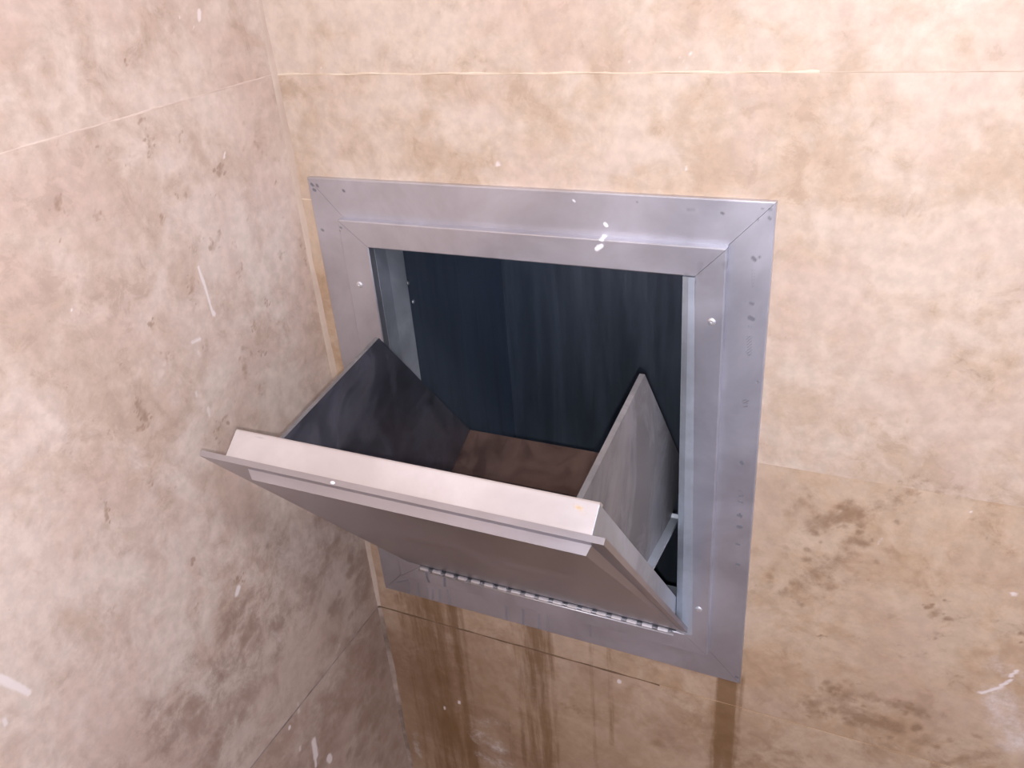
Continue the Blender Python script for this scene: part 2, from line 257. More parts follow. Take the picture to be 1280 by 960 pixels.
def steel_material(name, base=(0.66, 0.665, 0.73), rough=0.36, metal=0.9, cloud=0.18, dirt=None, dirt_lo=0.55, grain=(1, 1, 1), dcol=(0.16, 0.12, 0.10), bump=0.05):
    s = NT(name)
    g = s.add('ShaderNodeNewGeometry').outputs['Position']
    v = s.vmath('MULTIPLY', g, grain)
    n1 = s.noise(v, 8, 6, 0.6, 0.4); n2 = s.noise(v, 60, 5, 0.6)
    k = s.step(n1, 0.3, 0.7, 1.0 - cloud, 1.0 + cloud * 0.5)
    cb = s.add('ShaderNodeCombineColor')
    for i in range(3): s.l.new(k, cb.inputs[i])
    col = s.mix(1.0, base, cb.outputs[0], 'MULTIPLY')
    r = s.step(n1, 0.3, 0.7, rough - 0.05, rough + 0.07)
    if bump: r = s.math('ADD', r, s.math('MULTIPLY', s.math('SUBTRACT', n2, 0.5), 0.06))
    m = metal
    if dirt:
        n3 = s.noise(v, 13, 8, 0.65, 0.8)
        df = s.math('MULTIPLY', s.step(n3, dirt_lo - 0.12, dirt_lo + 0.12), dirt)
        col = s.mix(df, col, dcol); r = s.math('ADD', r, s.math('MULTIPLY', df, 0.25))
        m = s.math('SUBTRACT', metal, s.math('MULTIPLY', df, metal * 0.8))
    d, ru, w, p = s.wear()
    col = s.mix(s.math('MULTIPLY', s.step(d, 0.05, 0.8), 0.8), col, (0.10, 0.095, 0.12))
    col = s.mix(s.math('MULTIPLY', s.step(ru, 0.1, 0.9), 0.75), col, (0.42, 0.27, 0.08))
    ww = s.step(w, 0.1, 0.7)
    col = s.mix(ww, col, (0.85, 0.85, 0.88))
    mk = s.math('MAXIMUM', ww, s.math('MAXIMUM', s.math('MULTIPLY', s.step(d, 0.1, 0.8), 0.7), s.step(ru, 0.1, 0.9)))
    m = s.math('MULTIPLY', m, s.math('SUBTRACT', 1.0, mk))
    if bump: s.bump(n2, bump, 0.0005)
    return s.out(col, r, m, 0.5)

def plain_material(name, a, b, scale, rough, metal=0.0):
    s = NT(name)
    g = s.add('ShaderNodeNewGeometry').outputs['Position']
    n = s.noise(g, scale, 6, 0.6)
    s.bump(n, 0.15, 0.001)
    return s.out(s.mix(s.step(n, 0.35, 0.65), a, b), rough, metal, 0.4)

M = {}
M['tile_back'] = tile_material('tile_back', (0.665, 0.545, 0.445), (0.55, 0.41, 0.30), (0.61, 0.465, 0.385), (0.24, 0.14, 0.08), (0.36, 0.25, 0.17))
M['tile_back_tan'] = tile_material('tile_back_tan', (0.60, 0.455, 0.335), (0.49, 0.335, 0.215), (0.53, 0.38, 0.285), (0.24, 0.14, 0.08), (0.36, 0.235, 0.14))
M['tile_left'] = tile_material('tile_left', (0.675, 0.56, 0.485), (0.53, 0.40, 0.32), (0.60, 0.45, 0.38), (0.235, 0.155, 0.115), (0.31, 0.22, 0.17))
M['grout_pale'] = plain_material('grout_pale', (0.80, 0.68, 0.54), (0.72, 0.57, 0.43), 40, 0.8)
M['grout_dark'] = plain_material('grout_dark', (0.14, 0.085, 0.05), (0.24, 0.15, 0.09), 50, 0.85)
M['grout_tan'] = plain_material('grout_tan', (0.42, 0.28, 0.17), (0.50, 0.35, 0.22), 30, 0.8)
M['grout_grey'] = plain_material('grout_grey', (0.20, 0.15, 0.13), (0.36, 0.29, 0.26), 30, 0.8)
M['grout_faint'] = plain_material('grout_faint', (0.63, 0.52, 0.42), (0.58, 0.46, 0.36), 30, 0.6)
M['grout_pink'] = plain_material('grout_pink', (0.72, 0.59, 0.51), (0.62, 0.49, 0.42), 30, 0.6)
M['sealant_dirty'] = plain_material('sealant_dirty', (0.42, 0.32, 0.26), (0.17, 0.12, 0.09), 16, 0.6)
M['sealant'] = plain_material('sealant', (0.575, 0.455, 0.365), (0.49, 0.375, 0.295), 25, 0.5)
M['mortar'] = plain_material('mortar', (0.36, 0.30, 0.25), (0.42, 0.36, 0.30), 20, 0.9)
M['steel'] = steel_material('steel')
M['steel_door'] = steel_material('steel_door', (0.47, 0.455, 0.49), 0.345, 0.95, 0.12, bump=0)
M['steel_return'] = steel_material('steel_return', (0.73, 0.70, 0.715), 0.37, 0.75, 0.14)
M['galvanised_dull'] = steel_material('galvanised_dull', (0.33, 0.335, 0.36), 0.42, 0.8, 0.35, 0.75, 0.50, grain=(1, 1, 0.6), dcol=(0.10, 0.095, 0.10))
M['galvanised'] = steel_material('galvanised', (0.54, 0.59, 0.66), 0.42, 0.75, 0.25, 0.25, 0.6, dcol=(0.20, 0.20, 0.22))
M['dirty_inside'] = steel_material('dirty_inside', (0.18, 0.185, 0.235), 0.37, 0.85, 0.3, 0.6, 0.55, dcol=(0.05, 0.042, 0.045))
M['dirty_floor'] = steel_material('dirty_floor', (0.21, 0.135, 0.115), 0.36, 0.85, 0.4, 0.6, 0.52, dcol=(0.13, 0.075, 0.055))
M['shaft'] = steel_material('shaft', (0.26, 0.325, 0.42), 0.40, 0.85, 0.16, 0.2, 0.62, grain=(4, 4, 0.4), dcol=(0.06, 0.075, 0.095))
M['bright_metal'] = steel_material('bright_metal', (0.82, 0.82, 0.84), 0.38, 0.9, 0.1)
M['hinge_pin'] = steel_material('hinge_pin', (0.5, 0.5, 0.53), 0.5, 0.9)
M['white_paint'] = plain_material('white_paint', (0.78, 0.79, 0.82), (0.74, 0.75, 0.79), 12, 0.7)
M['front_paint'] = plain_material('front_paint', (0.70, 0.75, 0.87), (0.65, 0.70, 0.82), 6, 0.6)
M['wall_paint'] = plain_material('wall_paint', (0.47, 0.41, 0.385), (0.42, 0.36, 0.335), 6, 0.6)
M['floor_paint'] = plain_material('floor_paint', (0.36, 0.28, 0.25), (0.28, 0.21, 0.185), 8, 0.6)

# ---------------------------------------------------------------- mesh helpers
def link(name, me, mats, parent=None, origin=(0, 0, 0)):
    for m in (mats if isinstance(mats, (list, tuple)) else [mats]): me.materials.append(M[m])
    o = bpy.data.objects.new(name, me); COL.objects.link(o)
    if parent is not None: o.parent = parent
    return o

ORIGIN = {}
def base_of(parent):
    b = Vector((0, 0, 0))
    while parent is not None:
        b += parent.location; parent = parent.parent
    return b

def from_bm(name, bm, mats, parent=None, bevel=0.0, seg=2, angle=30, smooth=False):
    """bm is in world metres; it is moved into its parent's space"""
    off = base_of(parent)
    if bevel:
        es = [e for e in bm.edges if len(e.link_faces) == 2 and e.calc_face_angle(0) > math.radians(angle)]
        if es: bmesh.ops.bevel(bm, geom=es, offset=bevel, segments=seg, affect='EDGES', profile=0.5, clamp_overlap=True)
    bmesh.ops.translate(bm, verts=bm.verts, vec=-off)
    bmesh.ops.recalc_face_normals(bm, faces=bm.faces)
    me = bpy.data.meshes.new(name); bm.to_mesh(me); bm.free()
    if smooth:
        for f in me.polygons: f.use_smooth = True
    return link(name, me, mats, parent)

def prism(bm, front, back):
    """closed solid between two polygons with the same number of corners"""
    a = [bm.verts.new(p) for p in front]; b = [bm.verts.new(p) for p in back]
    fs = [bm.faces.new(a), bm.faces.new(b[::-1])]
    n = len(a)
    for i in range(n): fs.append(bm.faces.new((a[i], b[i], b[(i + 1) % n], a[(i + 1) % n])))
    return fs

def box(bm, lo, hi):
    (x0, y0, z0), (x1, y1, z1) = lo, hi
    return prism(bm, [Vector(q) for q in ((x0, y0, z0), (x1, y0, z0), (x1, y0, z1), (x0, y0, z1))],
                 [Vector(q) for q in ((x0, y1, z0), (x1, y1, z0), (x1, y1, z1), (x0, y1, z1))])

def tube(bm, a, b, r, n=12):
    a, b = Vector(a), Vector(b); d = (b - a).normalized()
    u = d.orthogonal().normalized(); w = d.cross(u)
    ring = lambda c: [c + r * (math.cos(2 * math.pi * k / n) * u + math.sin(2 * math.pi * k / n) * w) for k in range(n)]
    return prism(bm, ring(a), ring(b))

def seg_mask(px, pz, segs):
    out = np.zeros(len(px))
    for (x1, z1, x2, z2, w, s) in segs:
        r = 1.7 * w
        sel = np.where((px > min(x1, x2) - r) & (px < max(x1, x2) + r) & (pz > min(z1, z2) - r) & (pz < max(z1, z2) + r))[0]
        if not len(sel): continue
        dx, dz = x2 - x1, z2 - z1; L = dx * dx + dz * dz + 1e-12
        t = np.clip(((px[sel] - x1) * dx + (pz[sel] - z1) * dz) / L, 0, 1)
        d = np.hypot(px[sel] - x1 - t * dx, pz[sel] - z1 - t * dz)
        q = np.clip(1.6 - d / w, 0, 1.6) / 1.6; q = q * q * (3 - 2 * q) * 1.25
        out[sel] = np.maximum(out[sel], s * q)
    return out

def set_wear(me, rgba):
    a = me.color_attributes.new('wear', 'FLOAT_COLOR', 'POINT')
    a.data.foreach_set('color', np.ascontiguousarray(rgba, dtype=np.float32).ravel())

def spaced(breaks, fine_lo, fine_hi, fine, coarse):
    """grid lines through all breaks, dense inside the fine range"""
    pts = sorted(set(breaks + [q for q in (fine_lo, fine_hi) if breaks[0] < q < breaks[-1]])); out = []
    for a, b in zip(pts[:-1], pts[1:]):
        st = fine if (a >= fine_lo - 1e-6 and b <= fine_hi + 1e-6) else coarse
        n = max(1, int(math.ceil((b - a) / st)))
        out += list(np.linspace(a, b, n + 1)[:-1])
    return np.array(out + [pts[-1]])

def tile_plate(name, us, vs, cells, to3d, depth, mat, parent, masks, low_tone_fn):
    """a flat slab cut to the rectangles in cells (u0, u1, v0, v1); sides go back by depth"""
    nu, nv = len(us), len(vs)
    uc = (us[:-1] + us[1:]) / 2; vc = (vs[:-1] + vs[1:]) / 2
    keep = np.zeros((nu - 1, nv - 1), bool)
    for (a, b, c, d) in cells:
        keep |= ((uc > a) & (uc < b))[:, None] & ((vc > c) & (vc < d))[None, :]
    idx = np.arange(nu * nv).reshape(nu, nv)
    ii, jj = np.where(keep)
    quads = np.stack([idx[ii, jj], idx[ii + 1, jj], idx[ii + 1, jj + 1], idx[ii, jj + 1]], 1)
    used = np.unique(quads); remap = -np.ones(nu * nv, int); remap[used] = np.arange(len(used))
    quads = remap[quads]
    uu = us[used // nv]; vv = vs[used % nv]
    front = to3d(uu, vv, 0.0)
    e = np.concatenate([quads[:, [0, 1]], quads[:, [1, 2]], quads[:, [2, 3]], quads[:, [3, 0]]])
    key = np.sort(e, 1); key = key[:, 0] * (len(used) + 1) + key[:, 1]
    _, inv, cnt = np.unique(key, return_inverse=True, return_counts=True)
    be = e[cnt[inv] == 1]
    bv = np.unique(be); bmap = {int(q): len(used) + i for i, q in enumerate(bv)}
    back = to3d(uu[bv], vv[bv], depth)
    sides = np.array([[a, bmap[int(a)], bmap[int(b)], b] for a, b in be.tolist()])
    verts = np.concatenate([front, back]); faces = np.concatenate([quads, sides])
    off = base_of(parent); verts = verts - np.array(off)
    me = bpy.data.meshes.new(name)
    me.vertices.add(len(verts)); me.vertices.foreach_set('co', verts.astype(np.float32).ravel())
    me.loops.add(faces.size); me.loops.foreach_set('vertex_index', faces.astype(np.int32).ravel())
    me.polygons.add(len(faces)); me.polygons.foreach_set('loop_start', np.arange(0, faces.size, 4, dtype=np.int32))
    me.polygons.foreach_set('use_smooth', np.zeros(len(faces), dtype=bool))
    me.update(calc_edges=True)
    me.validate()
    w = np.zeros((len(verts), 4)); 
    for c, segs in enumerate(masks):
        w[:len(used), c] = seg_mask(uu, vv, segs)
    set_wear(me, w)
    gr = np.zeros(len(verts), np.float32); gr[:len(used)] = low_tone_fn(uu, vv)
    me.attributes.new('low_tone', 'FLOAT', 'POINT').data.foreach_set('value', gr)
    return link(name, me, mat, parent)

def structure(o): o['kind'] = 'structure'; return o

# ---------------------------------------------------------------- room shell
X0, X1 = ROOM_X; Y0, Y1 = ROOM_Y; ZF, ZC = ROOM_Z
BED = 0.010                                    # tile thickness
def shell(name, lo, hi, mat):
    bm = bmesh.new(); box(bm, lo, hi)
    return structure(from_bm(name, bm, mat))
shell('floor', (X0 - 0.15, Y0 - 0.1, ZF - 0.1), (X1 + 0.1, 0.5, ZF), 'floor_paint')
shell('ceiling', (X0 - 0.15, Y0 - 0.1, ZC), (X1 + 0.1, 0.5, ZC + 0.1), 'white_paint')
shell('wall_right', (X1, Y0 - 0.1, ZF), (X1 + 0.1, Y1 + 0.042, ZC), 'front_paint')
shell('wall_front', (X0 - 0.15, Y0 - 0.1, ZF), (X1, Y0, ZC), 'front_paint')
wall_left = shell('wall_left', (X0 - 0.15, Y0, ZF), (X0 - BED, Y1 + 0.042, ZC), 'mortar')
bm = bmesh.new()                               # back wall: a ring round the hatch opening
ha, hb, hc, hd = wx(0.138), wx(0.893), wz(0.135), wz(1.052)
for lo, hi in (((X0 - BED, BED, ZF), (ha, 0.042, ZC)), ((hb, BED, ZF), (X1, 0.042, ZC)),
               ((ha, BED, ZF), (hb, 0.042, hc)), ((ha, BED, hd), (hb, 0.042, ZC))):
    box(bm, lo, hi)
wall_back = structure(from_bm('wall_back', bm, 'mortar'))

J = 0.0006                                     # half a tile joint
back3d = lambda u, v, d: np.stack([u, np.full_like(u, d), v], 1)
left3d = lambda u, v, d: np.stack([np.full_like(u, X0 - d), u, v], 1)
def scattered(segs, seed):
    """break each blot into itself and a litter of smaller ones round it"""
    g_ = random.Random(seed); out = []
    for (x1, z1, x2, z2, w, st) in segs:
        out.append((x1, z1, x2, z2, w * 0.9, st * (0.62 if w < 0.012 else 0.85)))
        L = math.hypot(x2 - x1, z2 - z1)
        for _ in range(int(7 + 5 * L / (w + 1e-6))):
            t = g_.uniform(-0.25, 1.25); a = g_.uniform(0, 6.28); q = w * g_.uniform(0.2, 2.2)
            cx = x1 + (x2 - x1) * t + q * math.cos(a); cz = z1 + (z2 - z1) * t + 0.75 * q * math.sin(a)
            e = g_.uniform(0.15, 0.5) * w; b = g_.uniform(0, 6.28); k = g_.uniform(0, 1.2) * e
            out.append((cx, cz, cx + k * math.cos(b), cz + 0.6 * k * math.sin(b), e, st * g_.uniform(0.5, 1.1)))
    return out
bmasks = [scattered(BACK_DIRT, 2), DRIPS, BACK_WHITE, []]
lmasks = [scattered(LEFT_DIRT, 3), [], LEFT_WHITE, scattered(LEFT_PITS, 5)]
def ease(t): t = np.clip(t, 0, 1); return t * t * (3 - 2 * t)
# smooth darker tone low on the walls, strongest in the corner under the hatch
def low_tone_back(u, v):
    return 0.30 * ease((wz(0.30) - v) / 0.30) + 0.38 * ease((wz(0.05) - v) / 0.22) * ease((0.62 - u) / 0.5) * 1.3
def low_tone_left(u, v):
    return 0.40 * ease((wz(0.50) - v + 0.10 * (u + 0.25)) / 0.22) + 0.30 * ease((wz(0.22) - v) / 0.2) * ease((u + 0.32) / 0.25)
fx0, fx1, fz0, fz1 = wx(0.05), wx(0.95), wz(0.05), wz(1.132)
XE = wx(1.66)
JB = 0.0010
tz = [ZF, wz(ZB) - JB, wz(ZB) + JB, wz(ZR), wz(ZR), wz(ZL) - J, wz(ZL) + J, wz(ZT) - J, wz(ZT) + J, wz(2.9) - J, wz(2.9) + J, ZC]
XL = X0 + 0.0005
def back_tile(cells, mat='tile_back'):
    us = spaced(sorted({q for c in cells for q in c[:2]}), XL, XE, 0.003, 0.06)
    vs = spaced(sorted({q for c in cells for q in c[2:]}), wz(-0.92), wz(1.62), 0.003, 0.06)
    return tile_plate('wall_tile', us, vs, cells, back3d, BED, mat, wall_back, bmasks, low_tone_back)
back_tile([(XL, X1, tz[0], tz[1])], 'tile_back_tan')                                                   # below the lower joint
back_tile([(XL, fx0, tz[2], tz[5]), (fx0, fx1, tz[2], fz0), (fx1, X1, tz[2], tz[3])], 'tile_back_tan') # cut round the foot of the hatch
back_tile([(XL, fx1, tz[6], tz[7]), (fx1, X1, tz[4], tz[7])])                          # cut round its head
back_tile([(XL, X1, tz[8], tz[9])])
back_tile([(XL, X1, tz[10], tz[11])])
ly0 = Y0
def left_tile(z0, z1):
    us = spaced([ly0, -0.0005], -0.60, 0.0, 0.0022, 0.06)
    vs = spaced([z0, z1], wz(-0.65), wz(1.62), 0.0022, 0.06)
    return tile_plate('wall_tile', us, vs, [(ly0, 0, z0, z1)], left3d, BED, 'tile_left', wall_left, lmasks, low_tone_left)
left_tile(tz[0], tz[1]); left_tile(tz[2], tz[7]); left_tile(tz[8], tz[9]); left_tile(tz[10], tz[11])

# grout: lumpy pale beads in the upper joints, sunken dark ones in the lower
rng = random.Random(4)
def grout(axis, a, b, z, hw, proud, mat, parent, lump=0.5, lip=0.0015):
    bm = bmesh.new(); n = max(8, int((b - a) / 0.006)); rows = []
    ph = [rng.uniform(0, 6.28) for _ in range(4)]
    for i in range(n + 1):
        t = a + (b - a) * i / n
        k = 1 + lump * (0.5 * math.sin(t * 61 + ph[0]) + 0.3 * math.sin(t * 147 + ph[1])) + lump * rng.uniform(-0.4, 0.4)
        up, dn = z + hw * k, z - hw * (1 + lump * 0.7 * math.sin(t * 83 + ph[2]))
        prof = ((up, lip), (z + hw * 0.3 * k, -proud * max(0.3, k)), (dn, lip))
        rows.append([bm.verts.new((t, y, zz) if axis == 'x' else (X0 - y, t, zz)) for zz, y in prof])
    for r0, r1 in zip(rows[:-1], rows[1:]):
        for q in range(2): bm.faces.new((r0[q], r0[q + 1], r1[q + 1], r1[q]))
    return from_bm('grout_joint', bm, mat, parent, smooth=True)
grout('x', XL + 0.006, wx(1.05), wz(ZT), 0.0017, 0.0009, 'grout_pale', wall_back, 0.7)
grout('x', wx(1.05), X1, wz(ZT), 0.0013, 0.0002, 'grout_faint', wall_back, 0.2)
grout('x', XL + 0.006, wx(0.03), wz(ZL), 0.0014, 0.0006, 'grout_pale', wall_back, 0.4)
grout('x', XL, wx(0.80), wz(ZB), 0.0013, 0.0003, 'grout_dark', wall_back, 0.55, -0.00008)
grout('x', wx(0.80), X1, wz(ZB), 0.0019, 0.0001, 'grout_tan', wall_back, 0.1)
grout('y', -0.36, -0.003, wz(ZT), 0.0020, 0.0006, 'grout_pink', wall_left, 0.3)
grout('y', Y0, -0.36, wz(ZT), 0.0014, 0.0002, 'grout_pink', wall_left, 0.2)
grout('y', Y0, -0.003, wz(ZB), 0.0014, 0.0003, 'grout_grey', wall_left, 0.4, -0.00008)

# sealant bead in the corner
def corner_bead(z0, z1, mat):
    bm = bmesh.new(); n = int((z1 - z0) / 0.012); rows = []
    for i in range(n + 1):
        z = z0 + (z1 - z0) * i / n
        w = 0.0085 * (1 + 0.16 * math.sin(z * 23) + 0.1 * math.sin(z * 71 + 1)) + rng.uniform(-0.0004, 0.0004)
        prof = [(0.0, 0.35), (0.18, 0.16), (0.45, 0.04), (1.0, -0.08)]
        rows.append([bm.verts.new((X0 + w * a, -0.006 * b - 0.0003 * (b > 0), z)) for a, b in prof])
    for r0, r1 in zip(rows[:-1], rows[1:]):
        for q in range(3): bm.faces.new((r0[q], r1[q], r1[q + 1], r0[q + 1]))
    return from_bm('corner_sealant', bm, mat, wall_back, smooth=True)
corner_bead(0.02, wz(ZB) - 0.002, 'sealant_dirty')
corner_bead(wz(ZB) + 0.002, 2.3, 'sealant')

# ---------------------------------------------------------------- ceiling lamp
def thing(name, label, cat, loc):
    o = bpy.data.objects.new(name, None); o.empty_display_size = 0.05; COL.objects.link(o)
    o.location = loc; o['label'] = label; o['category'] = cat
    return o
s = NT('lamp_glow'); s.put(s.bsdf.inputs['Base Color'], (0.9, 0.9, 0.9))
s.put(s.bsdf.inputs['Emission Color'], LAMP_COLOUR); s.bsdf.inputs['Emission Strength'].default_value = LAMP_POWER
M['lamp_glow'] = s.m
lamp = thing('ceiling_lamp', 'round white bulkhead lamp on the ceiling', 'lamp', (LAMP_AT[0], LAMP_AT[1], ZC))
bm = bmesh.new(); tube(bm, (LAMP_AT[0], LAMP_AT[1], ZC), (LAMP_AT[0], LAMP_AT[1], ZC - 0.035), 0.125, 40)
from_bm('lamp_base', bm, 'white_paint', lamp, 0.003)
bm = bmesh.new(); bmesh.ops.create_uvsphere(bm, u_segments=32, v_segments=16, radius=0.115)
bmesh.ops.delete(bm, geom=[v for v in bm.verts if v.co.z > 0.001], context='VERTS')
bmesh.ops.scale(bm, vec=(1, 1, 0.42), verts=bm.verts)
bmesh.ops.translate(bm, vec=(LAMP_AT[0], LAMP_AT[1], ZC - 0.035), verts=bm.verts)
from_bm('lamp_diffuser', bm, 'lamp_glow', lamp, smooth=True)

# ---------------------------------------------------------------- chute shaft behind the wall
shaft = thing('chute_shaft', 'dark steel refuse shaft seen through the open hatch', 'chute', (wx(0.5), wx(0.4), wz(0.6)))
SX0, SX1, SY0, SY1, SZ0, SZ1 = wx(0.10), wx(0.93), 0.0435, wx(0.70), 0.004, 2.496
TK = 0.003
for lo, hi in (((SX0 - TK, SY1, SZ0), (SX1 + TK, SY1 + TK, SZ1)), ((SX0 - TK, SY0, SZ0), (SX0, SY1, SZ1)), ((SX1, SY0, SZ0), (SX1 + TK, SY1, SZ1)),
               ((SX0 - TK, SY0, SZ0 - TK), (SX1 + TK, SY1 + TK, SZ0)), ((SX0 - TK, SY0, SZ1), (SX1 + TK, SY1 + TK, SZ1 + TK))):
    bm = bmesh.new(); box(bm, lo, hi); from_bm('shaft_panel', bm, 'shaft', shaft)

for by_, bz_ in BOLTS:
    bm = bmesh.new(); bmesh.ops.create_uvsphere(bm, u_segments=10, v_segments=6, radius=0.0028)
    bmesh.ops.scale(bm, vec=(0.6, 1, 1), verts=bm.verts); bmesh.ops.translate(bm, vec=P(0.1, by_, bz_), verts=bm.verts)
    from_bm('bolt_head', bm, 'bright_metal', shaft, smooth=True)

# ---------------------------------------------------------------- the hatch: frame
hatch = thing('refuse_chute_hatch', 'stainless steel refuse chute hatch in the tiled wall, its hopper door tipped open', 'hatch', (wx(0.5), 0.0, wz(0.0)))

def rail(name, q, y_front, y_back, mat, fine=0.0016, bev=0.0008):
    """mitred rail; q = outer a, outer b, inner b, inner a as (x, z) in units; the face is a grid that carries marks"""
    a, b, c, d = [Vector((wx(x), wz(z))) for x, z in q]
    nu = max(2, int((b - a).length / fine)); nv = max(2, int((d - a).length / fine))
    bm = bmesh.new(); g = []
    for i in range(nu + 1):
        s_ = i / nu; row = []
        for j in range(nv + 1):
            t = j / nv
            p = (a * (1 - s_) + b * s_) * (1 - t) + (d * (1 - s_) + c * s_) * t
            edge = min(j, nv - j) == 0
            row.append(bm.verts.new((p.x, y_front + (bev if edge else 0), p.y)))
        g.append(row)
    for i in range(nu):
        for j in range(nv): bm.faces.new((g[i][j], g[i + 1][j], g[i + 1][j + 1], g[i][j + 1]))
    ring = [g[i][0] for i in range(nu)] + [g[nu][j] for j in range(nv)] + [g[i][nv] for i in range(nu, 0, -1)] + [g[0][j] for j in range(nv, 0, -1)]
    bk = [bm.verts.new((v.co.x, y_back, v.co.z)) for v in ring]
    n = len(ring)
    for i in range(n): bm.faces.new((ring[i], ring[(i + 1) % n], bk[(i + 1) % n], bk[i]))
    o = from_bm(name, bm, mat, hatch)
    me = o.data; co = np.empty(len(me.vertices) * 3, np.float32); me.vertices.foreach_get('co', co); co = co.reshape(-1, 3)
    off = base_of(hatch); px, pz = co[:, 0] + off.x, co[:, 2] + off.z
    w = np.zeros((len(co), 4)); marks = FRAME_MARKS if name.startswith('outer') else RAIL_MARKS
    w[:, 0] = seg_mask(px, pz, marks); w[:, 2] = seg_mask(px, pz, FRAME_WHITE)
    set_wear(me, w)
    return o

def mitred(name, o, i, yf, yb, mat, gap=0.00045):
    (ox0, ox1, oz0, oz1) = o; (a, b, c, d) = i
    k = gap
    r = [rail(name, [(ox0 + k, oz1), (ox1 - k, oz1), (b - k, d), (a + k, d)], yf, yb, mat),          # top
         rail(name, [(ox1, oz1 - k), (ox1, oz0 + k), (b, c + k), (b, d - k)], yf, yb, mat),          # right
         rail(name, [(ox1 - k, oz0), (ox0 + k, oz0), (a + k, c), (b - k, c)], yf, yb, mat),          # bottom
         rail(name, [(ox0, oz0 + k), (ox0, oz1 - k), (a, d - k), (a, c + k)], yf, yb, mat)]          # left
    return r
iw = 0.02
mitred('outer_frame_rail', (0, 1, 0, FH), (FL + iw, FR - iw, FB + iw, FT - iw), -U * T1, 0.0, 'steel')
inner_rails = mitred('inner_frame_rail', (FL, FR, FB, FT), (OL, 0.8655, OB - 0.012, OT), -U * T2, -U * T1, 'steel')

# galvanised lining of the opening
def lining(pts_front, pts_back, bev=0.0006):
    bm = bmesh.new(); prism(bm, pts_front, pts_back)
    return from_bm('opening_lining', bm, 'galvanised', hatch, bev)
JD = 0.080
zt_, zb_ = OT, 0.172
t_ = 0.005
# left side: straight, then a slight crease
bm = bmesh.new()
prof = [(OL + 0.0006, -T1 + 0.0004), (OL + 0.0006, 0.031), (OL + 0.013, JD), (OL - 0.001, JD), (OL - 0.006, 0.031), (OL - 0.006, -T1 + 0.0004)]
prism(bm, [P(x, y, OB - 0.01) for x, y in prof], [P(x, y, zt_ + 0.004) for x, y in prof])
from_bm('opening_lining', bm, 'galvanised', hatch, 0.0005)
# right side: a door stop showing beside the frame, widening downwards, then the jamb
bm = bmesh.new()
f = [P(0.8435, -T2 - 0.0006, zt_ - 0.001), P(0.8550, -T2 - 0.0026, zt_ - 0.001), P(0.8665, -T2 - 0.0006, zt_ - 0.001),
     P(0.8665, -T2 + 0.012, zt_ - 0.001), P(0.8435, -T2 + 0.012, zt_ - 0.001)]
b = [P(0.8475, -T2 - 0.0006, OB - 0.01), P(0.8620, -T2 - 0.0030, OB - 0.01), P(0.8860, -T2 - 0.0006, OB - 0.01),
     P(0.8665, -T2 + 0.012, OB - 0.01), P(0.8475, -T2 + 0.012, OB - 0.01)]
prism(bm, f, b)
from_bm('door_stop', bm, 'galvanised', hatch)
lining([P(0.8435, -T2 + 0.014, zb_), P(0.8485, -T2 + 0.014, zb_), P(0.8485, JD, zb_), P(0.8435, JD, zb_)],
       [P(0.8435, -T2 + 0.014, zt_), P(0.8485, -T2 + 0.014, zt_), P(0.8485, JD, zt_), P(0.8435, JD, zt_)])
lining([P(OL - 0.006, -T1, zt_), P(0.8485, -T1, zt_), P(0.8485, JD, zt_), P(OL - 0.006, JD, zt_)],
       [P(OL - 0.006, -T1, zt_ + 0.005), P(0.8485, -T1, zt_ + 0.005), P(0.8485, JD, zt_ + 0.005), P(OL - 0.006, JD, zt_ + 0.005)])
lining([P(OL + 0.002, -T2 + 0.004, OB - 0.008), P(0.8425, -T2 + 0.004, OB - 0.008), P(0.8425, JD, zb_ - 0.006), P(OL + 0.002, JD, zb_ - 0.006)],
       [P(OL + 0.002, -T2 + 0.004, OB - 0.002), P(0.8425, -T2 + 0.004, OB - 0.002), P(0.8425, JD, zb_), P(OL + 0.002, JD, zb_)])

# screws with a cross recess
def screw(x, z, parent):
    r = 0.0040; n = 16; y = -U * T2
    bm = bmesh.new(); c = Vector((wx(x), y, wz(z)))
    rings = [(1.0, 0.0), (0.92, -0.0008), (0.6, -0.00135)]
    rows = [[bm.verts.new((c.x + r * k * math.cos(2 * math.pi * q / n), y + d, c.z + r * k * math.sin(2 * math.pi * q / n))) for q in range(n)] for k, d in rings]
    for r0, r1 in zip(rows[:-1], rows[1:]):
        for q in range(n): bm.faces.new((r0[q], r0[(q + 1) % n], r1[(q + 1) % n], r1[q]))
    # star-shaped recess
    star = [bm.verts.new((c.x + r * (0.52 if q % 4 == 0 else 0.2) * math.cos(2 * math.pi * q / n), y - 0.0014, c.z + r * (0.52 if q % 4 == 0 else 0.2) * math.sin(2 * math.pi * q / n))) for q in range(n)]
    deep = [bm.verts.new((v.co.x, y - 0.0004, v.co.z)) for v in star]
    for a_, b_ in ((rows[-1], star), (star, deep)):
        for q in range(n): bm.faces.new((a_[q], a_[(q + 1) % n], b_[(q + 1) % n], b_[q]))
    bm.faces.new(deep[::-1])
    from_bm('screw', bm, 'bright_metal', parent)
screw(0.1065, 0.952, inner_rails[3]); screw(0.901, 0.955, inner_rails[1]); screw(0.8985, 0.226, inner_rails[1])

